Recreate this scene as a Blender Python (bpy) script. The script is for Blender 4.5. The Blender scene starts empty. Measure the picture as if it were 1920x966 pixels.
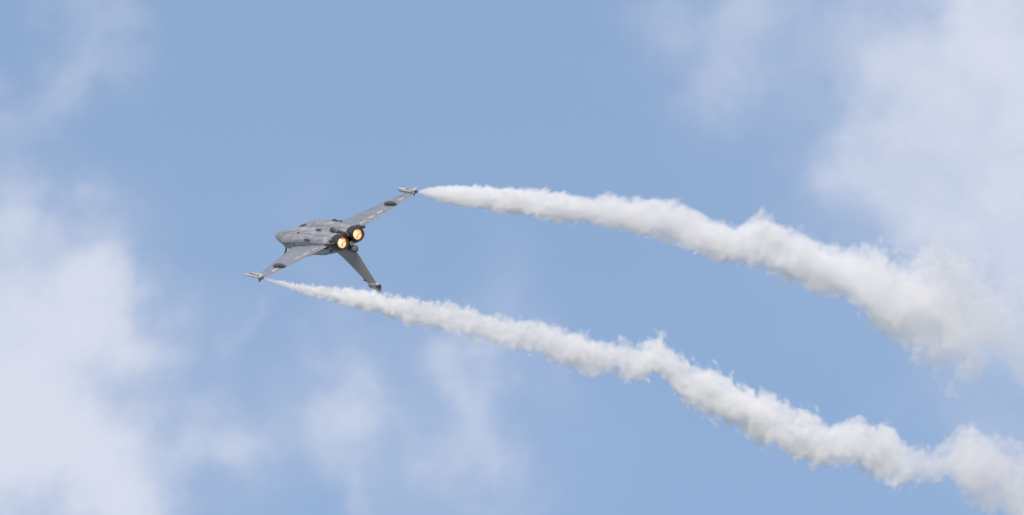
import bpy, math, random
import numpy as np
from mathutils import Vector, Matrix

scene = bpy.context.scene
rad = math.radians
random.seed(4)

# ------------------------------------------------------------------ camera
CAM = Vector((0.0, 0.0, 1.7))
ELEV = rad(30.0)
DIST = 600.0                       # metres to the jet
WIDE = 58.2                        # metres across the frame at that distance
cam_data = bpy.data.cameras.new("camera")
cam = bpy.data.objects.new("camera", cam_data)
scene.collection.objects.link(cam)
cam.location = CAM
cam.rotation_euler = (math.pi / 2 + ELEV, 0.0, 0.0)
cam_data.sensor_width = 36.0
cam_data.lens = 36.0 * DIST / WIDE
cam_data.clip_start = 1.0
cam_data.clip_end = 60000.0
scene.camera = cam
C_R = Vector((1.0, 0.0, 0.0))                                  # right, up, away as seen from here
C_U = Vector((0.0, -math.sin(ELEV), math.cos(ELEV)))
C_A = Vector((0.0, math.cos(ELEV), math.sin(ELEV)))


def spot(px, py, dist=DIST):
    """World point seen at a pixel of the 1920-wide photograph at a distance along the view axis."""
    w = WIDE * dist / DIST / 1920.0
    return CAM + C_A * dist + C_R * ((px - 960.0) * w) - C_U * ((py - 483.0) * w)


# ------------------------------------------------------------------ sun, sky, exposure
SUN_ELEV, SUN_AZ = rad(21.0), rad(194.0)                       # azimuth clockwise from +Y (behind the camera, to the left)
SUN_DIR = Vector((math.sin(SUN_AZ) * math.cos(SUN_ELEV), math.cos(SUN_AZ) * math.cos(SUN_ELEV), math.sin(SUN_ELEV)))
sun_data = bpy.data.lights.new("sun", "SUN")
sun_data.energy = 1.45
sun_data.angle = rad(6.0)
sun_data.color = (1.0, 0.988, 0.972)
sun = bpy.data.objects.new("sun", sun_data)
scene.collection.objects.link(sun)
sun.rotation_euler = (-SUN_DIR).to_track_quat("-Z", "Y").to_euler()

scene.view_settings.view_transform = "Standard"
scene.view_settings.look = "None"
scene.view_settings.exposure = 0.48
scene.view_settings.gamma = 1.0
scene.view_settings.use_curve_mapping = False
scene.render.engine = "CYCLES"
scene.cycles.use_denoising = True
scene.cycles.max_bounces = 24
scene.cycles.diffuse_bounces = 4
scene.cycles.glossy_bounces = 4
scene.cycles.transparent_max_bounces = 64
scene.cycles.volume_bounces = 14

SKY_STRENGTH = 0.15
world = bpy.data.worlds.new("World")
scene.world = world
world.use_nodes = True
wt = world.node_tree
wt.nodes.clear()


class Net:
    """Small helper to write node trees as expressions."""

    def __init__(self, tree):
        self.t = tree

    def node(self, kind, **props):
        n = self.t.nodes.new(kind)
        for k, v in props.items():
            setattr(n, k, v)
        return n

    def put(self, socket, v):
        if hasattr(v, "is_output"):
            self.t.links.new(v, socket)
        elif v is not None:
            socket.default_value = v

    def math(self, op, a, b=None, c=None, clamp=False):
        n = self.node("ShaderNodeMath", operation=op, use_clamp=clamp)
        for s, v in zip(n.inputs, (a, b, c)):
            self.put(s, v)
        return n.outputs[0]

    def vec(self, op, a, b=None):
        n = self.node("ShaderNodeVectorMath", operation=op)
        self.put(n.inputs[0], a)
        if op == "SCALE":
            self.put(n.inputs[3], b)
        elif b is not None:
            self.put(n.inputs[1], b)
        return n.outputs[1] if op in ("DOT_PRODUCT", "LENGTH", "DISTANCE") else n.outputs[0]

    def noise(self, vec, scale, detail=4.0, rough=0.5, distort=0.0, color=False):
        n = self.node("ShaderNodeTexNoise")
        self.put(n.inputs["Vector"], vec)
        n.inputs["Scale"].default_value = scale
        n.inputs["Detail"].default_value = detail
        n.inputs["Roughness"].default_value = rough
        n.inputs["Distortion"].default_value = distort
        return n.outputs["Color"] if color else n.outputs["Fac"]

    def mix(self, fac, a, b):
        n = self.node("ShaderNodeMix", data_type="RGBA")
        self.put(n.inputs[0], fac)
        self.put(n.inputs[6], a)
        self.put(n.inputs[7], b)
        return n.outputs[2]

    def smooth(self, v, lo, hi, to0=0.0, to1=1.0):
        n = self.node("ShaderNodeMapRange", interpolation_type="SMOOTHSTEP")
        self.put(n.inputs[0], v)
        for i, x in enumerate((lo, hi, to0, to1)):
            n.inputs[i + 1].default_value = x
        return n.outputs[0]


W = Net(wt)
sky = W.node("ShaderNodeTexSky", sky_type="NISHITA", sun_disc=False)
sky.sun_elevation = SUN_ELEV
sky.sun_rotation = SUN_AZ
sky.altitude = 100.0
sky.air_density = 1.0
sky.dust_density = 3.6
sky.ozone_density = 1.0
wdir = W.node("ShaderNodeTexCoord").outputs["Generated"]
sep = W.node("ShaderNodeSeparateXYZ")
W.put(sep.inputs[0], wdir)
azim = W.math("ARCTAN2", sep.outputs[0], sep.outputs[1])
elev = W.math("ARCSINE", sep.outputs[2])
PIX = WIDE / DIST / 1920.0                                     # radians to one pixel of the photograph
# azimuth and elevation in units of 100 photo pixels, from the middle of the view
sx = W.math("MULTIPLY", azim, math.cos(ELEV) / PIX / 100.0)
sy = W.math("MULTIPLY", W.math("SUBTRACT", elev, ELEV), 1.0 / PIX / 100.0)
# drifting warp, so cloud edges wander
wa = W.noise(wdir, 110.0, 4.0, 0.48, 0.0, True)
wv = W.vec("SUBTRACT", wa, (0.5, 0.5, 0.5))
ws = W.node("ShaderNodeSeparateXYZ")
W.put(ws.inputs[0], wv)
ux = W.math("ADD", sx, W.math("MULTIPLY", ws.outputs[0], 3.6))
uy = W.math("ADD", sy, W.math("MULTIPLY", ws.outputs[1], 3.6))
CLOUDS = [  # photo pixel of the middle, half sizes, tilt in degrees, weight
    (0, 740, 255, 265, 0, 1.35), (10, 375, 95, 110, 0, 0.66), (200, 570, 120, 105, 0, 0.62), (250, 880, 150, 150, 0, 0.55), (20, 930, 260, 130, 0, 0.4),
    (650, 800, 65, 240, 12, 0.46), (885, 750, 70, 200, -12, 0.48), (720, 820, 340, 180, 0, 0.16), (460, 850, 150, 75, 0, 0.40), (950, 920, 60, 120, 0, 0.30), (760, 760, 190, 110, 0, 0.16),
    (180, 50, 90, 90, 0, 0.42), (90, 165, 140, 45, 25, 0.36), (436, 600, 24, 75, 0, 0.22), (270, 530, 60, 60, 0, 0.15),
    (1990, 170, 220, 320, 0, 1.05), (1760, 60, 190, 130, 0, 0.50), (1400, 60, 150, 130, 0, 0.52), (1690, 240, 150, 190, -30, 0.55),
    (1800, 410, 270, 140, 0, 0.50), (1570, 340, 110, 50, 20, 0.28), (1930, 620, 170, 150, 0, 0.65), (1760, 480, 70, 60, 0, 0.25),
    (1900, 880, 110, 90, 0, 0.34), (1300, 130, 80, 110, 0, 0.20), (600, 400, 100, 60, 0, 0.07), (760, 640, 120, 60, 0, 0.12),
]
total = None
for (px, py, hx, hy, tilt, wgt) in CLOUDS:
    dx = W.math("SUBTRACT", ux, (px - 960) / 100.0)
    dy = W.math("SUBTRACT", uy, (483 - py) / 100.0)
    ca, sa = math.cos(rad(tilt)), math.sin(rad(tilt))
    e1 = W.math("MULTIPLY_ADD", dx, ca * 100.0 / hx, W.math("MULTIPLY", dy, sa * 100.0 / hx))
    e2 = W.math("MULTIPLY_ADD", dx, -sa * 100.0 / hy, W.math("MULTIPLY", dy, ca * 100.0 / hy))
    r2 = W.math("MULTIPLY_ADD", e1, e1, W.math("MULTIPLY", e2, e2))
    g = W.math("EXPONENT", W.math("MULTIPLY", r2, -1.0))
    total = W.math("MULTIPLY", g, wgt) if total is None else W.math("MULTIPLY_ADD", g, wgt, total)
# the rest of the sky carries the same kind of scattered cloud
away = W.math("ADD", W.math("POWER", W.math("MULTIPLY", sx, 1 / 13.0), 2.0), W.math("POWER", W.math("MULTIPLY", sy, 1 / 8.5), 2.0))
outside = W.smooth(away, 1.0, 2.4)
wide = W.smooth(W.noise(wdir, 26.0, 4.0, 0.55), 0.46, 0.70, 0.0, 0.85)
total = W.math("MULTIPLY_ADD", outside, wide, total)
puff = W.noise(wdir, 170.0, 5.0, 0.46, 0.3)
fine = W.noise(wdir, 430.0, 6.0, 0.58, 0.9)
tex = W.math("MULTIPLY_ADD", W.math("SUBTRACT", fine, 0.5), 0.36, W.math("MULTIPLY", W.math("SUBTRACT", puff, 0.5), 1.7))
gain = W.smooth(total, 0.0, 0.50)
cover = W.math("MULTIPLY_ADD", tex, W.math("MULTIPLY", gain, 0.42), total)
cover = W.math("ADD", cover, 0.04)                           # a thin veil over all the sky
alpha = W.math("SUBTRACT", 1.0, W.math("EXPONENT", W.math("MULTIPLY", W.math("MAXIMUM", cover, 0.0), -1.75)))
thick = W.smooth(cover, 0.15, 1.35)
k = 1.0 / SKY_STRENGTH / 2.0 ** scene.view_settings.exposure
thin_col = (0.47 * k, 0.55 * k, 0.745 * k, 1)
full_col = (0.72 * k, 0.755 * k, 0.86 * k, 1)
cloud_col = W.mix(thick, thin_col, full_col)
bg = W.node("ShaderNodeBackground")
bg.inputs["Strength"].default_value = SKY_STRENGTH
W.put(bg.inputs["Color"], W.mix(alpha, sky.outputs[0], cloud_col))
wo = W.node("ShaderNodeOutputWorld")
wt.links.new(bg.outputs[0], wo.inputs["Surface"])

# ------------------------------------------------------------------ materials


def material(name, build):
    m = bpy.data.materials.new(name)
    m.use_nodes = True
    m.node_tree.nodes.clear()
    n = Net(m.node_tree)
    out = n.node("ShaderNodeOutputMaterial")
    build(n, out)
    return m


def paint(name, base, worn, rough=0.5, metal=0.0, lines=False, spots=0.0):
    def build(n, out):
        co = n.node("ShaderNodeTexCoord").outputs["Object"]
        big = n.noise(co, 0.9, 5.0, 0.6, 0.6)
        stretched = n.vec("MULTIPLY", co, (3.0, 0.35, 3.0))
        streak = n.noise(stretched, 2.2, 5.0, 0.6)
        f = n.smooth(n.math("MULTIPLY_ADD", big, 0.3, n.math("MULTIPLY", streak, 0.7)), 0.36, 0.64)
        col = n.mix(f, (*base, 1), (*worn, 1))
        bump_h = streak
        if lines:
            br = n.node("ShaderNodeTexBrick", offset=0.37, offset_frequency=2, squash=0.8, squash_frequency=3)
            sp = n.node("ShaderNodeSeparateXYZ")
            n.put(sp.inputs[0], co)
            cb = n.node("ShaderNodeCombineXYZ")
            n.put(cb.inputs[0], sp.outputs[1])
            n.put(cb.inputs[1], n.math("ADD", sp.outputs[0], n.math("MULTIPLY", sp.outputs[2], 0.35)))
            n.put(br.inputs["Vector"], cb.outputs[0])
            br.inputs["Scale"].default_value = 1.0
            br.inputs["Mortar Size"].default_value = 0.03
            br.inputs["Mortar Smooth"].default_value = 0.4
            br.inputs["Brick Width"].default_value = 1.35
            br.inputs["Row Height"].default_value = 0.52
            br.inputs["Color1"].default_value = (1, 1, 1, 1)
            br.inputs["Color2"].default_value = (0.84, 0.86, 0.90, 1)
            br.inputs["Mortar"].default_value = (0.38, 0.38, 0.42, 1)
            mx = n.node("ShaderNodeMix", data_type="RGBA", blend_type="MULTIPLY")
            mx.inputs[0].default_value = 1.0
            n.put(mx.inputs[6], col)
            n.put(mx.inputs[7], br.outputs["Color"])
            col = mx.outputs[2]
        if spots:
            d = n.smooth(n.noise(co, 6.5, 3.0, 0.6, 0.5), 0.63, 0.70)
            col = n.mix(n.math("MULTIPLY", d, spots), col, (base[0] * 0.35, base[1] * 0.35, base[2] * 0.36, 1))
        b = n.node("ShaderNodeBsdfPrincipled")
        n.put(b.inputs["Base Color"], col)
        b.inputs["Metallic"].default_value = metal
        n.put(b.inputs["Roughness"], n.math("MULTIPLY_ADD", streak, 0.25, rough - 0.1))
        bp = n.node("ShaderNodeBump")
        bp.inputs["Strength"].default_value = 0.08
        bp.inputs["Distance"].default_value = 0.02
        n.put(bp.inputs["Height"], bump_h)
        n.put(b.inputs["Normal"], bp.outputs[0])
        n.t.links.new(b.outputs[0], out.inputs["Surface"])
    return material(name, build)


M_HULL = paint("grey hull paint", (0.212, 0.228, 0.275), (0.335, 0.345, 0.380), 0.42, 0.0, True, 0.35)  # bluish grey, with extra blue mixed in as painted distance haze
M_WING = paint("grey wing paint", (0.155, 0.178, 0.235), (0.225, 0.24, 0.285), 0.42, 0.0, False, 0.2)
M_FIN = paint("grey fin paint", (0.36, 0.355, 0.40), (0.43, 0.42, 0.455), 0.5)
M_FLAP = paint("grey flap paint", (0.165, 0.18, 0.22), (0.23, 0.24, 0.275), 0.45)
M_RADOME = paint("beige radome", (0.27, 0.26, 0.245), (0.32, 0.305, 0.285), 0.5)
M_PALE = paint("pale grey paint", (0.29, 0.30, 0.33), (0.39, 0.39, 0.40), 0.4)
M_WHITE = paint("white pod paint", (0.40, 0.39, 0.375), (0.50, 0.485, 0.465), 0.4)
M_RED = paint("faded red band", (0.42, 0.31, 0.30), (0.48, 0.38, 0.37), 0.45)
M_DARK = paint("dark grey paint", (0.035, 0.036, 0.045), (0.06, 0.06, 0.07), 0.55)
M_STORE = paint("pylon paint", (0.06, 0.061, 0.075), (0.10, 0.10, 0.115), 0.5)  # dark grey lifted a little, so haze is painted into the colour
M_MID = paint("mid grey fairing", (0.10, 0.105, 0.12), (0.14, 0.14, 0.155), 0.5)
M_NOZZLE = paint("heat stained metal", (0.055, 0.050, 0.056), (0.10, 0.088, 0.095), 0.42, 0.55)
M_LINER = paint("nozzle liner", (0.05, 0.045, 0.04), (0.09, 0.08, 0.07), 0.6)
M_PIN = paint("dull titanium", (0.17, 0.18, 0.17), (0.23, 0.235, 0.22), 0.45, 0.3)


def glass_build(n, out):
    b = n.node("ShaderNodeBsdfPrincipled")
    co = n.node("ShaderNodeTexCoord").outputs["Object"]
    n.put(b.inputs["Base Color"], n.mix(n.noise(co, 3.0), (0.05, 0.045, 0.03, 1), (0.08, 0.07, 0.05, 1)))
    b.inputs["Roughness"].default_value = 0.08
    b.inputs["Coat Weight"].default_value = 1.0
    n.t.links.new(b.outputs[0], out.inputs["Surface"])


M_GLASS = material("smoked canopy glass", glass_build)


def flame_build(n, out):
    co = n.node("ShaderNodeTexCoord").outputs["Object"]
    sp = n.node("ShaderNodeSeparateXYZ")
    n.put(sp.inputs[0], co)
    r = n.math("SQRT", n.math("MULTIPLY_ADD", sp.outputs[0], sp.outputs[0], n.math("MULTIPLY", sp.outputs[2], sp.outputs[2])))
    ripple = n.noise(n.vec("MULTIPLY", co, (4.0, 1.0, 7.5)), 1.0, 3.0, 0.55, 0.8)
    blotch = n.noise(co, 7.0, 2.0, 0.5, 0.4)
    hot = n.math("SUBTRACT", n.math("MULTIPLY_ADD", n.math("SUBTRACT", ripple, 0.5), 1.7, n.math("MULTIPLY_ADD", n.math("SUBTRACT", blotch, 0.5), 0.8, 0.76)), n.math("MULTIPLY", r, 1.25))
    cr = n.node("ShaderNodeValToRGB")
    n.put(cr.inputs[0], hot)
    el = cr.color_ramp.elements
    el[0].position, el[0].color = 0.20, (0.50, 0.15, 0.05, 1)
    el[1].position, el[1].color = 0.74, (1.0, 0.88, 0.68, 1)
    for p, c in ((0.32, (0.95, 0.44, 0.17, 1)), (0.45, (1.0, 0.64, 0.30, 1)), (0.58, (1.0, 0.78, 0.46, 1))):
        e = el.new(p)
        e.color = c
    em = n.node("ShaderNodeEmission")
    n.put(em.inputs["Color"], cr.outputs[0])
    em.inputs["Strength"].default_value = 0.80
    n.t.links.new(em.outputs[0], out.inputs["Surface"])


M_FLAME = material("afterburner glow", flame_build)


def grass_build(n, out):
    co = n.node("ShaderNodeTexCoord").outputs["Object"]
    f = n.noise(co, 0.02, 8.0, 0.65)
    g2 = n.noise(co, 3.0, 6.0, 0.6)
    col = n.mix(f, (0.13, 0.13, 0.095, 1), (0.26, 0.24, 0.20, 1))
    col = n.mix(n.math("MULTIPLY", g2, 0.5), col, (0.13, 0.13, 0.085, 1))
    b = n.node("ShaderNodeBsdfPrincipled")
    n.put(b.inputs["Base Color"], col)
    b.inputs["Roughness"].default_value = 0.9
    n.t.links.new(b.outputs[0], out.inputs["Surface"])


M_GRASS = material("airfield grass", grass_build)


def smoke_mat(name, density, veil, fade0, fade1, last):
    """Scattering smoke; its density falls along the trail from fade0 to fade1 metres as it spreads."""
    def build(n, out):
        co = n.node("ShaderNodeTexCoord").outputs["Object"]
        sp = n.node("ShaderNodeSeparateXYZ")
        n.put(sp.inputs[0], co)
        f = n.math("MULTIPLY", n.smooth(sp.outputs[0], fade0, fade1, 1.0, last), n.smooth(sp.outputs[0], 0.0, 12.0, 2.8, 0.85))
        v = n.node("ShaderNodeVolumePrincipled")
        v.inputs["Color"].default_value = (0.938, 0.955, 0.984, 1)
        v.inputs["Absorption Color"].default_value = (0, 0, 0, 1)
        n.put(v.inputs["Density"], n.math("MULTIPLY", f, density))
        v.inputs["Anisotropy"].default_value = 0.0
        n.t.links.new(v.outputs[0], out.inputs["Volume"])
        if veil:
            tr = n.node("ShaderNodeBsdfTransparent")
            df = n.node("ShaderNodeBsdfDiffuse")
            df.inputs["Color"].default_value = (0.85, 0.85, 0.86, 1)
            mx = n.node("ShaderNodeMixShader")
            n.put(mx.inputs[0], n.math("MULTIPLY", f, veil))
            n.t.links.new(tr.outputs[0], mx.inputs[1])
            n.t.links.new(df.outputs[0], mx.inputs[2])
            n.t.links.new(mx.outputs[0], out.inputs["Surface"])
    return material(name, build)


# ------------------------------------------------------------------ mesh helpers


class Mesh:
    def __init__(self):
        self.v, self.f, self.m = [], [], []

    def ring_loft(self, rings, cap0=True, cap1=True, slot=0):
        n = len(rings[0])
        base = len(self.v)
        for r in rings:
            self.v += [tuple(p) for p in r]
        for i in range(len(rings) - 1):
            for j in range(n):
                a, b = base + i * n + j, base + i * n + (j + 1) % n
                self.f.append((a, b, b + n, a + n))
                self.m.append(slot)
        if cap0:
            self.f.append(tuple(base + j for j in range(n))[::-1])
            self.m.append(slot)
        if cap1:
            self.f.append(tuple(base + (len(rings) - 1) * n + j for j in range(n)))
            self.m.append(slot)
        return self

    def build(self, name, mat, parent=None, smooth=True, angle=40.0):
        me = bpy.data.meshes.new(name)
        me.from_pydata(self.v, [], self.f)
        for mm in (mat if isinstance(mat, (list, tuple)) else [mat]):
            me.materials.append(mm)
        if any(self.m):
            me.polygons.foreach_set("material_index", self.m)
        import bmesh
        bm = bmesh.new()
        bm.from_mesh(me)
        bmesh.ops.recalc_face_normals(bm, faces=bm.faces)
        for e in bm.edges:
            if len(e.link_faces) == 2 and e.calc_face_angle(0.0) > rad(angle):
                e.smooth = False
        for f in bm.faces:
            f.smooth = smooth
        bm.to_mesh(me)
        bm.free()
        o = bpy.data.objects.new(name, me)
        scene.collection.objects.link(o)
        o.parent = parent
        return o


def P(st, y, z):
    """Station from the nose, metres to starboard, metres up -> the jet's own axes (x starboard, y forward, z up)."""
    return (y, 8.0 - st, z)


def circle(st, y, z, r, n=20, rz=None, tilt=0.0):
    rz = r if rz is None else rz
    return [P(st, y + r * math.cos(2 * math.pi * i / n), z + rz * math.sin(2 * math.pi * i / n)) for i in range(n)]


def tube(pts, n=12, slot=0, mesh=None):
    """pts: (station, y, z, radius) along the jet."""
    m = mesh or Mesh()
    return m.ring_loft([circle(s, y, z, r, n) for s, y, z, r in pts], slot=slot)


def slab(prof, y0, y1, axis_pts=None):
    """A loft between two closed outlines given as lists of (station, z) at y0 and y1."""
    return Mesh().ring_loft([[P(s, y0, z) for s, z in prof[0]], [P(s, y1, z) for s, z in prof[1]]])


def airfoil(le, te, z, thick, n=7, f0=0.0, f1=1.0):
    """Closed outline of (station, z) for the chord fraction f0..f1 of a thin aerofoil."""
    up, lo = [], []
    for i in range(n):
        f = f0 + (f1 - f0) * (0.5 - 0.5 * math.cos(math.pi * i / (n - 1)))
        t = thick * (1.35 * math.sqrt(max(f, 0.0)) * (1 - f) ** 0.9 + 0.05 * (1 - f) + 0.06)
        s = le + (te - le) * f
        up.append((s, z + t * 0.5))
        lo.append((s, z - t * 0.5))
    return up + lo[::-1]


def along(p, q, n):
    return [tuple(a + (b - a) * i / (n - 1) for a, b in zip(p, q)) for i in range(n)]


# ------------------------------------------------------------------ the jet
jet = bpy.data.objects.new("fighter_jet", None)
scene.collection.objects.link(jet)
jet["label"] = "grey twin engine delta wing fighter jet banking away with both afterburners lit"
jet["category"] = "fighter jet"
fwd = (C_R * -0.310 + C_U * -0.003 + C_A * 0.950).normalized()
stb = C_R * -0.861 + C_U * -0.482 + C_A * -0.253
stb = (stb - fwd * stb.dot(fwd)).normalized()
upv = stb.cross(fwd).normalized()
JM = Matrix((stb, fwd, upv)).transposed().to_4x4()
tail_mid = spot(657.5, 447.5)                                    # between the two nozzle mouths
JET_END = 14.3
JM.translation = tail_mid - (JM.to_3x3() @ Vector(P(JET_END, 0, 0)))
jet.matrix_world = JM

HULL = [  # station, centre half width, half height, z ; nacelle y, z, half width, half height
    (1.15, 0.34, 0.34, -0.20, 0.10, -0.20, 0.2, 0.2), (2.0, 0.46, 0.48, -0.12, 0.15, -0.15, 0.25, 0.3), (3.0, 0.57, 0.62, -0.04, 0.2, -0.1, 0.3, 0.4),
    (4.0, 0.64, 0.71, 0.0, 0.25, -0.1, 0.35, 0.45), (5.0, 0.68, 0.75, 0.02, 0.30, -0.15, 0.35, 0.45), (5.7, 0.72, 0.78, 0.02, 0.62, -0.32, 0.42, 0.42),
    (6.6, 0.78, 0.72, 0.08, 0.66, -0.34, 0.52, 0.48), (7.6, 0.84, 0.70, 0.12, 0.64, -0.32, 0.57, 0.50), (9.0, 0.86, 0.64, 0.14, 0.60, -0.27, 0.60, 0.53),
    (10.5, 0.80, 0.56, 0.14, 0.56, -0.17, 0.60, 0.55), (11.8, 0.66, 0.48, 0.14, 0.53, -0.07, 0.58, 0.55), (12.8, 0.48, 0.42, 0.12, 0.51, -0.01, 0.55, 0.54),
    (13.5, 0.42, 0.46, 0.05, 0.50, 0.0, 0.515, 0.515),
]


def hull_row(st):
    for a, b in zip(HULL, HULL[1:]):
        if st <= b[0] + 1e-9:
            f = (st - a[0]) / (b[0] - a[0])
            return [x + (y - x) * f for x, y in zip(a, b)]
    return list(HULL[-1])


def hull_point(st, th, off=0.0):
    """Point of the hull's skin at a station and an angle round it (0 = starboard, 90 = up)."""
    _, w, h, zc, ny, nz, rw, rh = hull_row(st)
    dy, dz = math.cos(th), math.sin(th)
    best = []
    for cy, cz, a, b in ((0.0, zc, w, h), (ny, nz, rw, rh), (-ny, nz, rw, rh)):
        oy, oz = -cy / a, (zc - cz) / b
        ey, ez = dy / a, dz / b
        A, B, C = ey * ey + ez * ez, oy * ey + oz * ez, oy * oy + oz * oz - 1
        disc = B * B - A * C
        if disc > 0:
            t = (-B + math.sqrt(disc)) / A
            if t > 0:
                best.append(t)
    t = sum(x ** 22 for x in best) ** (1 / 22.0)
    t = min(t, max(best) * 1.04) + off
    return P(st, dy * t, zc + dz * t)


NR = 64
stations = [1.15, 1.6, 2.0, 2.5, 3.0, 3.5, 4.0, 4.5, 5.0, 5.35, 5.7, 6.1, 6.6, 7.1, 7.6, 8.3, 9.0, 9.7, 10.5, 11.2, 11.8, 12.3, 12.8, 13.2, 13.5]
fus = Mesh().ring_loft([[hull_point(s, 2 * math.pi * i / NR) for i in range(NR)] for s in stations])
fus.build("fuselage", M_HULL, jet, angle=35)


def hull_patch(name, st0, st1, a0, a1, mat, off=0.008, ns=4, na=5, label=None):
    """A thin plate that lies on the hull's skin."""
    top = [[hull_point(st0 + (st1 - st0) * i / (ns - 1), rad(a0 + (a1 - a0) * j / (na - 1)), off) for j in range(na)] for i in range(ns)]
    bot = [[hull_point(st0 + (st1 - st0) * i / (ns - 1), rad(a0 + (a1 - a0) * j / (na - 1)), -0.02) for j in range(na)] for i in range(ns)]
    m = Mesh().ring_loft([t + b[::-1] for t, b in zip(top, bot)])
    o = m.build(name, mat, jet)
    if label:
        o["label"] = label
    return o


# radome and nose probe
m = tube([(0.0, 0, -0.30, 0.012), (0.06, 0, -0.30, 0.05), (0.25, 0, -0.285, 0.13), (0.55, 0, -0.26, 0.215), (0.85, 0, -0.23, 0.285), (1.16, 0, -0.20, 0.343)], 28)
rd = m.build("radome", M_RADOME, jet)
rd["label"] = "beige nose cone"
# canopy over the cockpit (on the far side, the jet flies inverted)
cp = []
for s, w, h in ((2.35, 0.05, 0.03), (2.6, 0.26, 0.20), (3.0, 0.36, 0.36), (3.6, 0.40, 0.46), (4.2, 0.38, 0.44), (4.8, 0.30, 0.30), (5.3, 0.12, 0.10)):
    z0 = hull_point(s, math.pi / 2)[2] - 0.12
    cp.append([P(s, w * math.cos(a), z0 + (h + 0.10) * math.sin(a)) for a in [math.pi * i / 10 for i in range(11)]])
cano = Mesh().ring_loft(cp).build("canopy", M_GLASS, jet)
for s, w, h in ((3.05, 0.37, 0.37), (4.72, 0.325, 0.335)):
    z0 = hull_point(s, math.pi / 2)[2] - 0.12
    arcs = []
    for ds, k2 in ((-0.03, 1.0), (-0.03, 1.05), (0.03, 1.05), (0.03, 1.0)):
        arcs.append([P(s + ds, w * k2 * math.cos(a), z0 + (h + 0.10) * k2 * math.sin(a)) for a in [math.pi * i / 10 for i in range(11)]])
    Mesh().ring_loft([list(x) for x in zip(*arcs)]).build("canopy_frame", M_MID, cano)
# spine from canopy to fin
sp = []
for s, w, h in ((5.0, 0.10, 0.10), (6.0, 0.30, 0.24), (8.0, 0.32, 0.26), (10.5, 0.26, 0.24), (12.5, 0.20, 0.22), (13.6, 0.15, 0.16)):
    z0 = hull_point(s, math.pi / 2)[2] - 0.10
    sp.append([P(s, w * math.cos(a), z0 + (h + 0.05) * math.sin(a)) for a in [math.pi * i / 8 for i in range(9)]])
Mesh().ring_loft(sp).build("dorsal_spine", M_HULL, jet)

for sd in (1, -1):
    # air intake: an open mouth with a dark duct
    def oval(s, y, z, rw, rh, n=24):
        return [P(s + 0.18 * math.cos(2 * math.pi * i / n) * 1.0, sd * (y + rw * math.cos(2 * math.pi * i / n)), z + rh * math.sin(2 * math.pi * i / n)) for i in range(n)]
    m = Mesh()
    outer = [oval(4.75, 0.80, -0.30, 0.385, 0.43), oval(5.0, 0.78, -0.31, 0.405, 0.45), oval(5.5, 0.74, -0.33, 0.43, 0.47), oval(6.2, 0.69, -0.34, 0.48, 0.485), oval(7.0, 0.65, -0.335, 0.52, 0.47)]
    m.ring_loft(outer, False, True, 0)
    m.ring_loft([oval(4.75, 0.80, -0.30, 0.385, 0.43), oval(4.78, 0.80, -0.30, 0.35, 0.395), oval(5.3, 0.76, -0.31, 0.34, 0.38), oval(6.0, 0.70, -0.3, 0.32, 0.36)], False, True, 1)
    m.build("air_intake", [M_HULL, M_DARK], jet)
    # canard
    m = Mesh()
    m.ring_loft([[P(s, sd * y, z) for s, z in airfoil(le, te, zz, th)] for y, le, te, zz, th in ((0.72, 5.0, 6.65, 0.52, 0.13), (1.5, 5.65, 6.75, 0.55, 0.09), (2.28, 6.35, 6.85, 0.58, 0.05))])
    cn = m.build("canard", M_WING, jet)
    # small grey launcher rails on the lower side of the intake trunk
    m = Mesh()
    prof = [(9.3, 0.0), (9.4, 0.06), (10.2, 0.06), (10.3, 0.0)]
    m.ring_loft([[P(s, sd * (1.06 + (0.05 if i in (1, 2) else 0.0)), -0.50 - d * 0.2) for s, d in prof] for i in range(1)] + [[P(s, sd * 1.15, -0.54 - d) for s, d in prof]])
    m.build("fuselage_launcher", M_DARK, jet)
    # fairing that ends beside each nozzle
    tube([(12.4, sd * 1.04, -0.14, 0.05), (12.8, sd * 1.06, -0.15, 0.10), (13.7, sd * 1.05, -0.18, 0.095), (14.25, sd * 1.04, -0.20, 0.085), (14.3, sd * 1.04, -0.2, 0.05)], 12).build("tail_fairing", M_DARK, jet)
    tube([(12.9, sd * 0.88, -0.30, 0.03), (13.3, sd * 0.90, -0.36, 0.055), (13.9, sd * 0.90, -0.38, 0.05)], 8).build("vent_pipe", M_MID, jet)

# ---- wings
TIP_Y = 5.05


def wing_le(y):
    if y < 1.6:
        return 6.3 + (y - 0.9) * 1.25
    return 7.18 + (y - 1.6) * (11.0 - 7.18) / (TIP_Y - 1.6)


def wing_te(y):
    return 13.35 - (y - 0.9) * 0.115


def wing_z(y):
    return -0.10 - 0.035 * y


def wing_t(y):
    return 0.30 - 0.048 * y


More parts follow.
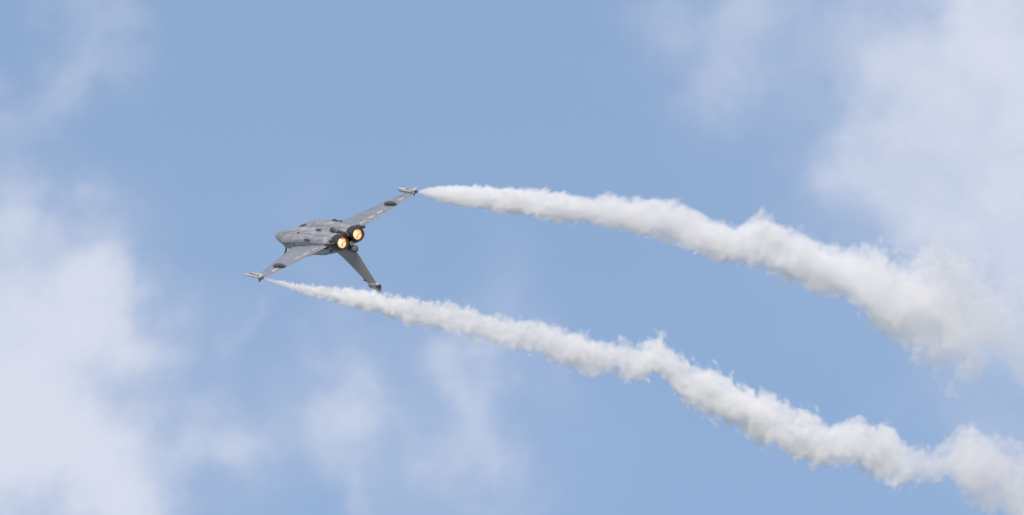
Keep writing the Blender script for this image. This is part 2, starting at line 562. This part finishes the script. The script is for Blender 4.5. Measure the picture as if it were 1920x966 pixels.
HINGE = 0.83
for sd in (1, -1):
    def hinge_st(y):
        return wing_te(y) - (1.05 - 0.075 * y)
    ys = [0.75, 1.2, 1.6, 2.3, 3.0, 3.8, 4.5, TIP_Y]
    m = Mesh()
    rings = []
    for y in ys:
        le, te = wing_le(y), wing_te(y)
        f1 = (hinge_st(y) - 0.025 - le) / (te - le)
        rings.append([P(s, sd * y, z) for s, z in airfoil(le, te, wing_z(y), wing_t(y) * 0.62, 9, 0.0, f1)])
    m.ring_loft(rings)
    wing = m.build("wing", M_WING, jet)
    for ya, yb in ((1.02, 2.92), (2.97, 4.95)):
        rr = []
        for y in along((ya,), (yb,), 4):
            y = y[0]
            le, te = wing_le(y), wing_te(y)
            f0 = (hinge_st(y) - le) / (te - le)
            droop = 0.03
            rr.append([P(s, sd * y, z + droop * (s - hinge_st(y))) for s, z in airfoil(le, te, wing_z(y), wing_t(y) * 0.62, 4, f0, 1.0)])
        Mesh().ring_loft(rr).build("elevon", M_FLAP, wing)
    # leading edge slats stand a touch proud of the wing
    for ya, yb in ((1.75, 3.25), (3.35, 4.85)):
        rr = []
        for (y,) in along((ya,), (yb,), 4):
            le, te = wing_le(y), wing_te(y)
            f1 = 0.34 / (te - le)
            pr = airfoil(le - 0.012, te, wing_z(y), wing_t(y) * 0.62 + 0.02, 5, 0.0, f1)
            rr.append([P(s, sd * y, z) for s, z in pr])
        Mesh().ring_loft(rr).build("slat", M_WING, wing)
    # hinge fairings under the wing; the pale paint puts in their sunlit highlight
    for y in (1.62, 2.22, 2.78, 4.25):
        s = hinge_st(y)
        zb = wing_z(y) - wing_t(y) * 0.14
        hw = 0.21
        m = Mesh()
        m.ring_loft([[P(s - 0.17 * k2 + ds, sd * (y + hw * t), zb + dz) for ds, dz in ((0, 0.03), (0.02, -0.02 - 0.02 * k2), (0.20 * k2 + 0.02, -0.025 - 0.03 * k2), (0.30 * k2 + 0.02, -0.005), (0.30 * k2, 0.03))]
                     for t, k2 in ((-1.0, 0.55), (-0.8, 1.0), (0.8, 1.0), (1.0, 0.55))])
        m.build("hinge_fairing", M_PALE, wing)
    # dark underwing pylon stub
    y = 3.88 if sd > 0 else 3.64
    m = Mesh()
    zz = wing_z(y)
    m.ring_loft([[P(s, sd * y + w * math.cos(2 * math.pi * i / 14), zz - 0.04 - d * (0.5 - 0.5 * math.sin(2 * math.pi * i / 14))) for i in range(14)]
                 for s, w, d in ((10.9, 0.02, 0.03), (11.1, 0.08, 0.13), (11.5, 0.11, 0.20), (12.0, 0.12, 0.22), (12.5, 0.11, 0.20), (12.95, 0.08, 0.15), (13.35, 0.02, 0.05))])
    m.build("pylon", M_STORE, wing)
    # wing tip: launcher rail with a smoke pod, tipped slightly nose down
    sl = 0.085
    def tipz(s, dz=0.0):
        return wing_z(TIP_Y) - 0.03 + (s - 12.0) * sl + dz
    m = Mesh()
    m.ring_loft([[P(s, sd * (TIP_Y + a * w), tipz(s, b * h)) for a, b in ((-1, -1), (1, -1), (1, 1), (-1, 1))] for s, w, h in ((9.9, 0.02, 0.03), (10.3, 0.055, 0.08), (12.25, 0.055, 0.08), (12.5, 0.04, 0.06))])
    rail = m.build("wingtip_rail", M_PALE, jet)
    yp = TIP_Y + 0.17
    pod = Mesh()
    pod.ring_loft([circle(s, sd * yp, tipz(s), r, 14) for s, r in ((9.35, 0.015), (9.42, 0.04), (9.65, 0.058), (10.0, 0.066), (12.2, 0.066), (12.42, 0.066))], True, True)
    pod = pod.build("smoke_pod", M_WHITE, jet)
    band = Mesh().ring_loft([circle(s, sd * yp, tipz(s), r, 14) for s, r in ((10.9, 0.066), (10.92, 0.07), (11.5, 0.07), (11.52, 0.066))])
    band.build("coloured_band", M_RED if sd == 1 else M_FLAP, pod)
    nz = Mesh().ring_loft([circle(s, sd * yp, tipz(s), r, 12) for s, r in ((12.4, 0.07), (12.44, 0.085), (12.62, 0.08), (12.64, 0.04))])
    nz.build("smoke_outlet", M_DARK, pod)
    for q in range(4):
        a = rad(45 + 90 * q)
        ca, sa = math.cos(a), math.sin(a)
        m = Mesh()
        prof = [(11.95, 0.07), (12.2, 0.25), (12.42, 0.25), (12.42, 0.07)]
        m.ring_loft([[P(s, sd * (yp + d * ca - t * sa), tipz(s) + d * sa + t * ca) for s, d in prof] for t in (-0.012, 0.012)])
        m.build("pod_fin", M_WHITE if (ca < 0) == (sd > 0) or sa < 0 else M_MID, pod, smooth=False)

# ---- fin
FIN = [(0.50, 9.5, 14.1, 0.20), (0.8, 10.2, 14.2, 0.17), (1.2, 10.95, 14.35, 0.14), (2.0, 12.1, 14.6, 0.11), (2.9, 13.2, 14.9, 0.08)]


def fin_ring(z, le, te, th, f0, f1, n=8):
    return [P(s, w, z) for s, w in airfoil(le, te, 0.0, th, n, f0, f1)]


m = Mesh().ring_loft([fin_ring(z, le, te, th, 0.0, 1.0 - (0.83 - 0.1 * z) / (te - le)) for z, le, te, th in FIN])
fin = m.build("tail_fin", M_FIN, jet)
m = Mesh().ring_loft([fin_ring(z, le, te, th, 1.0 - (0.80 - 0.1 * z) / (te - le), 1.0, 4) for z, le, te, th in FIN[1:]])
m.build("rudder", M_FIN, fin)
m = Mesh()
m.ring_loft([[P(s0 + (s1 - s0) * f, w * g, z) for f, g in ((0, 0.25), (0.08, 0.8), (0.3, 1), (0.75, 1), (1, 0.7), (1, -0.7), (0.75, -1), (0.3, -1), (0.08, -0.8), (0, -0.25))]
             for z, s0, s1, w in ((2.90, 13.27, 14.94, 0.06), (2.92, 13.1, 14.98, 0.085), (3.12, 13.2, 15.02, 0.085), (3.30, 14.1, 15.1, 0.075), (3.40, 14.6, 15.1, 0.05))])
m.build("fin_tip", M_FIN, fin)
tube([(14.4, 0, 3.08, 0.05), (14.7, 0, 3.08, 0.10), (15.1, 0, 3.09, 0.12), (15.2, 0, 3.09, 0.09)], 12).build("rear_antenna", M_DARK, fin)
tube([(12.65, 0, 2.68, 0.02), (12.8, 0, 2.68, 0.06), (13.2, 0, 2.68, 0.065), (13.4, 0, 2.68, 0.04)], 10).build("forward_antenna", M_MID, fin)
tube([(13.55, 0, 3.04, 0.03), (13.6, 0, 3.04, 0.1), (13.8, 0, 3.04, 0.1), (13.85, 0, 3.04, 0.03)], 10).build("side_antenna", M_MID, fin)
tube([(12.9, 0, 0.60, 0.10), (13.2, 0, 0.62, 0.20), (14.05, 0, 0.66, 0.215), (14.15, 0, 0.66, 0.20)], 18).build("parachute_housing", M_DARK, fin)
tube([(14.10, 0, 0.66, 0.15), (14.19, 0, 0.66, 0.15), (14.22, 0, 0.66, 0.08)], 16).build("parachute_door", M_MID, fin)

# ---- nozzles
for sd in (1, -1):
    y0 = sd * 0.52
    m = Mesh()
    m.ring_loft([circle(s, y0, 0, r, 36) for s, r in ((13.2, 0.44), (13.3, 0.50), (13.56, 0.505), (13.62, 0.485), (13.62, 0.40), (13.2, 0.40))])
    nz = m.build("nozzle", M_NOZZLE, jet)
    NP = 15
    pm = None
    for q in range(NP):
        if pm is None:
            m = Mesh()
            half = math.pi / NP * 0.93
            rows = []
            for s, ro, ri in ((13.60, 0.48, 0.44), (13.85, 0.465, 0.42), (14.1, 0.425, 0.37), (14.3, 0.365, 0.318)):
                rows.append([(ro * math.sin(t * half), -(s - 13.6), ro * math.cos(t * half)) for t in (-1, -0.33, 0.33, 1)] + [(ri * math.sin(t * half), -(s - 13.6), ri * math.cos(t * half)) for t in (1, 0.33, -0.33, -1)])
            m.ring_loft(rows)
            o = m.build("petal", M_NOZZLE, nz)
            pm = o.data
        else:
            o = bpy.data.objects.new("petal", pm)
            scene.collection.objects.link(o)
            o.parent = nz
        o.location = P(13.6, y0, 0)
        o.rotation_euler = (0, 2 * math.pi * (q + 0.5) / NP, 0)
    m = Mesh()
    m.ring_loft([circle(s, 0, 0, r, 32) for s, r in ((13.55, 0.435), (13.85, 0.415), (14.1, 0.365), (14.27, 0.312), (14.275, 0.305), (14.1, 0.345), (13.85, 0.39), (13.55, 0.40))], False, False)
    ln = m.build("liner", M_LINER, nz)
    ln.location = (y0, 0, 0)
    # the glow of the reheat inside the pipe
    m = Mesh()
    m.ring_loft([[(r * math.cos(2 * math.pi * i / 28), -d, r * math.sin(2 * math.pi * i / 28)) for i in range(28)] for d, r in ((0.0, 0.375), (0.02, 0.34), (0.035, 0.26), (0.06, 0.14), (0.10, 0.05))])
    fl = m.build("afterburner_flame", M_FLAME, nz)
    fl.location = P(13.70, y0, 0)

# tail hook and keel pieces between the engines
m = tube([(12.3, 0, -0.56, 0.05), (12.5, 0, -0.60, 0.055), (13.7, 0, -0.44, 0.045), (14.1, 0, -0.40, 0.04)], 10)
m.build("tail_hook", M_PIN, jet)
m = Mesh().ring_loft([[P(s, w * a, z0 + h * b) for a, b in ((-1, 0), (-0.8, -1), (0.8, -1), (1, 0), (0.8, 1), (-0.8, 1))] for s, w, h, z0 in ((12.2, 0.10, 0.10, -0.36), (13.0, 0.15, 0.14, -0.30), (13.9, 0.12, 0.12, -0.22), (14.2, 0.05, 0.05, -0.20))])
m.build("keel_fairing", M_DARK, jet)
m = Mesh().ring_loft([[P(s, w * a, z0 + h * b) for a, b in ((-1, -1), (1, -1), (1, 1), (-1, 1))] for s, w, h, z0 in ((12.8, 0.20, 0.15, 0.30), (13.5, 0.18, 0.15, 0.30), (14.05, 0.10, 0.10, 0.32))])
m.build("tail_beam", M_PIN, jet)


# belly fittings
def blister(name, st, y, z, ln, w, h, mat, label=None):
    m = Mesh().ring_loft([[P(st + ln * t, y + w * k2 * math.cos(2 * math.pi * i / 10), z + h * k2 * math.sin(2 * math.pi * i / 10)) for i in range(10)]
                          for t, k2 in ((-0.5, 0.15), (-0.4, 0.65), (-0.15, 1.0), (0.2, 1.0), (0.42, 0.6), (0.5, 0.15))])
    return m.build(name, mat, jet)


def fitting(name, st, deg, ln, w, h, mat, sink=0.0):
    x, y, z = hull_point(st, rad(deg), -sink)
    return blister(name, st, x, z, ln, w, h, mat)


fitting("centre_pylon", 11.4, -98, 0.75, 0.15, 0.24, M_DARK)
fitting("belly_light", 11.1, -93, 0.30, 0.10, 0.06, M_PALE)
fitting("belly_antenna", 10.0, -70, 0.8, 0.12, 0.14, M_DARK)
fitting("belly_antenna", 12.4, -96, 0.6, 0.07, 0.10, M_MID)
fitting("belly_antenna", 13.1, -96, 0.55, 0.11, 0.12, M_DARK)
fitting("intake_sensor", 5.9, -20, 0.70, 0.10, 0.18, M_DARK)
fitting("intake_sensor", 7.2, -22, 0.40, 0.06, 0.10, M_MID)
fitting("intake_flap", 4.9, -124, 1.3, 0.26, 0.08, M_DARK, -0.06)
fitting("belly_scoop", 12.4, -6, 1.1, 0.12, 0.08, M_DARK)
fitting("belly_antenna", 9.6, -138, 0.8, 0.12, 0.12, M_DARK)
fitting("belly_antenna", 7.6, -50, 0.35, 0.05, 0.10, M_DARK)
fitting("belly_scoop", 12.9, 10, 0.6, 0.08, 0.05, M_DARK)
hull_patch("access_panel", 12.3, 12.75, -40, -22, M_PALE, 0.010, label="pale panel under the starboard engine")
hull_patch("access_panel", 11.0, 11.8, -66, -58, M_PALE, 0.010)
hull_patch("access_panel", 7.4, 8.6, -62, -40, M_FLAP, 0.010)
hull_patch("access_panel", 9.3, 10.3, -132, -116, M_RADOME, 0.010)
hull_patch("access_panel", 6.6, 7.4, -130, -108, M_FLAP, 0.010)
hull_patch("gear_door", 2.6, 4.4, -72, -52, M_FLAP, 0.012)
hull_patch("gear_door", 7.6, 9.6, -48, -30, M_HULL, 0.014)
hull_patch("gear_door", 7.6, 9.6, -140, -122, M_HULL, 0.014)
# fixed refuelling probe beside the windscreen
pp = [(2.1, 0.30, 0.28, 0.055), (2.05, 0.42, 0.50, 0.055), (1.75, 0.70, 0.80, 0.05), (1.2, 0.97, 1.06, 0.045), (1.0, 1.04, 1.16, 0.05), (0.9, 1.07, 1.22, 0.02)]
tube(pp, 8).build("refuelling_probe", M_FLAP, jet)

# ------------------------------------------------------------------ smoke


def lattice_noise(p, seed):
    """Smooth value noise in -1..1 at points p (n x 3), float32."""
    rng = np.random.default_rng(seed)
    N = 64
    L = rng.uniform(-1, 1, (N, N, N)).astype(np.float32)
    i = np.floor(p).astype(np.int32)
    f = (p - i).astype(np.float32)
    f = f * f * (3 - 2 * f)
    i0, i1 = i & (N - 1), (i + 1) & (N - 1)
    x0, y0, z0 = i0.T
    x1, y1, z1 = i1.T
    fx, fy, fz = f.T
    a = L[x0, y0, z0] * (1 - fx) + L[x1, y0, z0] * fx
    b = L[x0, y1, z0] * (1 - fx) + L[x1, y1, z0] * fx
    c = L[x0, y0, z1] * (1 - fx) + L[x1, y0, z1] * fx
    d = L[x0, y1, z1] * (1 - fx) + L[x1, y1, z1] * fx
    return (a * (1 - fy) + b * fy) * (1 - fz) + (c * (1 - fy) + d * fy) * fz


def fbm(p, seed, octaves, rough=0.55):
    s, amp, tot = 0.0, 1.0, 0.0
    for o in range(octaves):
        s = s + amp * lattice_noise(p * np.float32(2.03 ** o) + 7.3 * o, seed + o)
        tot += amp
        amp *= rough
    return s / tot


def surface_nets(vol, iso):
    """Quads of the surface vol = iso: (vertices in grid units, quads)."""
    V = vol - iso
    ins = V > 0
    nx, ny, nz = V.shape
    cnt = np.zeros((nx - 1, ny - 1, nz - 1), np.int8)
    for dx in (0, 1):
        for dy in (0, 1):
            for dz in (0, 1):
                cnt += ins[dx:nx - 1 + dx, dy:ny - 1 + dy, dz:nz - 1 + dz]
    ci, cj, ck = np.nonzero((cnt > 0) & (cnt < 8))
    idx = -np.ones(cnt.shape, np.int32)
    idx[ci, cj, ck] = np.arange(len(ci))
    acc = np.zeros((len(ci), 3), np.float32)
    num = np.zeros(len(ci), np.float32)
    corners = [(a, b, c) for a in (0, 1) for b in (0, 1) for c in (0, 1)]
    for a in corners:
        for ax in range(3):
            if a[ax] == 0:
                b = list(a)
                b[ax] = 1
                va = V[ci + a[0], cj + a[1], ck + a[2]]
                vb = V[ci + b[0], cj + b[1], ck + b[2]]
                cross = (va > 0) != (vb > 0)
                t = np.where(cross, va / np.where(cross, va - vb, 1), 0)
                pt = np.tile(np.array(a, np.float32), (len(ci), 1))
                pt[:, ax] += t
                acc += pt * cross[:, None]
                num += cross
    verts = np.stack([ci, cj, ck], 1) + acc / num[:, None]
    quads = []
    for ax in range(3):
        sl0 = [slice(1, -1)] * 3
        sl1 = [slice(1, -1)] * 3
        sl0[ax], sl1[ax] = slice(0, -1), slice(1, None)
        A, B = ins[tuple(sl0)], ins[tuple(sl1)]
        for flip in (False, True):
            mm = (A & ~B) if not flip else (~A & B)
            q = np.stack(np.nonzero(mm), 1)
            off = np.ones(3, int)
            off[ax] = 0
            q = q + off
            u, w = (ax + 1) % 3, (ax + 2) % 3
            eu, ew = np.eye(3, dtype=int)[u], np.eye(3, dtype=int)[w]
            c = [q - eu - ew, q - ew, q, q - eu]
            if flip:
                c = c[::-1]
            quads.append(np.stack([idx[x[:, 0], x[:, 1], x[:, 2]] for x in c], 1))
    return verts, np.concatenate(quads)


def big_mesh(name, verts, quads, mat):
    me = bpy.data.meshes.new(name)
    me.vertices.add(len(verts))
    me.vertices.foreach_set("co", verts.astype(np.float32).ravel())
    me.loops.add(quads.size)
    me.loops.foreach_set("vertex_index", quads.astype(np.int32).ravel())
    me.polygons.add(len(quads))
    me.polygons.foreach_set("loop_start", np.arange(0, quads.size, 4, dtype=np.int32))
    me.polygons.foreach_set("loop_total", np.full(len(quads), 4, np.int32))
    me.polygons.foreach_set("use_smooth", np.ones(len(quads), bool))
    me.update(calc_edges=True)
    me.validate()
    me.materials.append(mat)
    o = bpy.data.objects.new(name, me)
    scene.collection.objects.link(o)
    return o


def smoke_trail(profile, depth_at, label, seed, fade_from, serrate, fade, fat):
    """profile: rows of (x, top, bottom) in photo pixels; depth_at(x) gives the distance of the trail's middle."""
    pr = np.array(profile, np.float32)
    S = WIDE / 1920.0                                          # metres per pixel at the jet
    VX = 0.066 / S                                             # voxel in pixels
    x0, x1 = pr[0, 0] - 6, pr[-1, 0] - 2
    ymin, ymax = pr[:, 1].min() - 40, pr[:, 2].max() + 40
    rmax = (pr[:, 2] - pr[:, 1]).max() * 0.62
    xs = np.arange(x0, x1, VX, dtype=np.float32)
    ys = np.arange(ymin, ymax, VX, dtype=np.float32)
    zs = np.arange(-rmax, rmax, VX * 1.25, dtype=np.float32)   # depth, also in pixels' worth of metres
    top, bot = np.interp(xs, pr[:, 0], pr[:, 1]), np.interp(xs, pr[:, 0], pr[:, 2])
    mid, half = ((top + bot) * 0.5).astype(np.float32), np.maximum((bot - top) * 0.5, 1.0).astype(np.float32)
    vol = np.full((len(xs), len(ys), len(zs)), -1.0, np.float32)
    X, Y, Z = np.meshgrid(xs, ys, zs, indexing="ij", copy=False)
    rho = np.sqrt(((Y - mid[:, None, None]) / half[:, None, None]) ** 2 + (Z / half[:, None, None]) ** 2)
    band = np.nonzero(rho.ravel() < 2.2)[0]
    px, py, pz = X.ravel()[band], Y.ravel()[band], Z.ravel()[band]
    hh = np.repeat(half, len(ys) * len(zs))[band]
    # noise space that grows with the trail: along it, and across it from its own middle line
    sc = np.clip(0.36 + 0.60 * half / 38.0, 0.42, 1.15)
    along_x = np.cumsum(VX * S / sc).astype(np.float32)
    ny_nz = len(ys) * len(zs)
    sb = np.repeat(sc, ny_nz)[band].astype(np.float32)
    smooth_mid = np.convolve(np.pad(mid, 40, mode="edge"), np.ones(81) / 81.0, "valid").astype(np.float32)
    oy = (py - np.repeat(smooth_mid, ny_nz)[band]) * np.float32(S) / sb
    q = np.stack([np.repeat(along_x, ny_nz)[band] + 0.25 * oy, oy * 0.9, pz * np.float32(S) / sb], 1)
    wv = np.stack([fbm(q * np.float32(1.3) + np.float32(31.0 * k3), seed + 50 + 5 * k3, 3, 0.5) for k3 in range(3)], 1) * np.float32(0.50)
    q2 = q + wv
    lump = fbm(q2 * np.float32(0.85), seed, 5, 0.55)
    # rounded puffs of several sizes with creases between them
    puffs, tot, amp2 = 0.0, 0.0, 1.0
    for o2, fr in enumerate((1.9, 3.7, 6.6)):
        puffs = puffs + amp2 * np.abs(lattice_noise(q2 * np.float32(fr) + 5.1 * o2, seed + 20 + o2))
        tot += amp2
        amp2 *= 0.5
    fine2 = (puffs / tot - 0.30) * 1.5
    prog = np.clip((px - fade_from) / 420.0, 0.0, 1.0)
    start = np.clip((px - pr[0, 0]) / 110.0, 0.0, 1.0)
    r = rho.ravel()[band]
    amp = (0.62 + 0.75 * prog) * (0.30 + 0.70 * np.clip((px - pr[0, 0]) / 300.0, 0.0, 1.0))
    d = (1.0 - r) + amp * (lump - 0.02) + serrate * (0.6 + 0.4 * start) * fine2 + fat + 0.10 * prog
    vol.ravel()[band] = np.clip(d, -1, 2)
    vol[0] = -1
    vol[-1] = -1
    vol[:, 0] = vol[:, -1] = -1
    vol[:, :, 0] = vol[:, :, -1] = -1
    root = None
    for name, iso, mat in (("smoke_trail", 0.08, smoke_mat("white smoke", 0.8, 0.03, *fade)), ("thin_edge", -0.05, smoke_mat("thin smoke", 0.35, 0.0, *fade)), ("dense_core", 0.24, smoke_mat("dense smoke", 0.8, 0.0, *fade))):
        v = vol
        if name == "dense_core":                               # the core gives out as the trail spreads
            v = vol - (0.55 * np.clip((xs - fade_from) / 420.0, 0, 1)).astype(np.float32)[:, None, None]
        gv, gq = surface_nets(v, iso)
        gx = x0 + gv[:, 0] * VX
        gy = ymin + gv[:, 1] * VX
        gz = -rmax + gv[:, 2] * VX * 1.25
        D = depth_at(gx) + gz * S
        w = S * D / DIST
        A = np.array(C_A)[None] * D[:, None] + np.array(C_R)[None] * ((gx - 960) * w)[:, None] - np.array(C_U)[None] * ((gy - 483) * w)[:, None] + np.array(CAM)[None]
        org = np.array(spot(profile[0][0], (profile[0][1] + profile[0][2]) / 2, float(depth_at(np.float32(profile[0][0])))))
        o = big_mesh(name, A - org, gq, mat)
        if root is None:
            o.location = org
            root = o
            o["label"] = label
            o["category"] = "smoke trail"
            o["group"] = "smoke trails from the wingtips"
            o["kind"] = "thing"
        else:
            o.parent = root
    return root


UPPER = [(780, 358.5, 361.5), (800, 352, 369), (820, 349.5, 377), (860, 350, 385), (900, 352, 391), (950, 353, 398), (990, 355, 403), (1050, 364, 412), (1100, 371, 420), (1150, 367, 428), (1200, 378, 443),
         (1240, 380, 452), (1270, 386, 460), (1300, 398, 475), (1340, 415, 491), (1380, 429, 496), (1400, 414, 497), (1425, 405, 500), (1460, 420, 513), (1500, 437, 528), (1540, 455, 545), (1580, 470, 562),
         (1620, 472, 590), (1660, 485, 612), (1700, 490, 636), (1740, 480, 662), (1780, 492, 682), (1820, 512, 675), (1860, 535, 670), (1900, 555, 690), (1950, 580, 720), (2010, 600, 760)]
LOWER = [(487, 518.5, 521.5), (520, 525, 535), (560, 531, 549), (600, 535, 561), (640, 540, 572), (700, 545, 589), (740, 551, 600), (800, 566, 615), (850, 573, 627), (900, 582, 638), (950, 591, 650), (1000, 598, 662),
         (1050, 612, 679), (1100, 628, 698), (1150, 632, 703), (1200, 642, 708), (1222, 636, 706), (1240, 630, 703), (1255, 652, 732), (1270, 672, 745), (1300, 686, 768), (1340, 694, 786), (1380, 715, 808),
         (1420, 735, 825), (1460, 752, 845), (1500, 770, 860), (1540, 782, 869), (1580, 798, 870), (1620, 796, 884), (1650, 794, 903), (1675, 806, 911), (1690, 840, 914), (1720, 845, 910), (1750, 845, 908),
         (1780, 830, 905), (1800, 805, 912), (1818, 794, 926), (1850, 805, 945), (1880, 832, 965), (1900, 850, 990), (1940, 870, 1030), (2010, 900, 1090)]
S0 = WIDE / 1920.0
tipR = jet.matrix_world @ Vector(P(12.64, -(TIP_Y + 0.17), -0.23))
tipL = jet.matrix_world @ Vector(P(12.64, TIP_Y + 0.17, -0.23))
DR, DL = (tipR - CAM).dot(C_A), (tipL - CAM).dot(C_A)


def path(d0, xstart):
    # the jet flew away from the camera, so its trails come nearer as they get older
    def f(x):
        t = np.maximum((x - xstart) * S0, -1.0)
        return d0 - 1.3 * t + 0.006 * t * t
    return f


smoke_trail(UPPER, path(DR, 784), "upper white smoke trail spreading from the raised port wingtip", 11, 1480, 0.55, (18.0, 34.0, 0.09), 0.06)
smoke_trail(LOWER, path(DL, 491), "lower white smoke trail with kinks from the lowered starboard wingtip", 71, 1560, 0.90, (26.0, 45.0, 0.22), -0.05)

# ------------------------------------------------------------------ ground, below the picture
m = Mesh()
R0, NG = 30000.0, 40
m.v = [(x * R0 / NG, y * R0 / NG, 0.0) for x in range(-NG, NG + 1) for y in range(-NG, NG + 1)]
nn = 2 * NG + 1
m.f = [(i * nn + j, (i + 1) * nn + j, (i + 1) * nn + j + 1, i * nn + j + 1) for i in range(nn - 1) for j in range(nn - 1)]
m.m = [0] * len(m.f)
g = m.build("ground", M_GRASS)
g["kind"] = "structure"
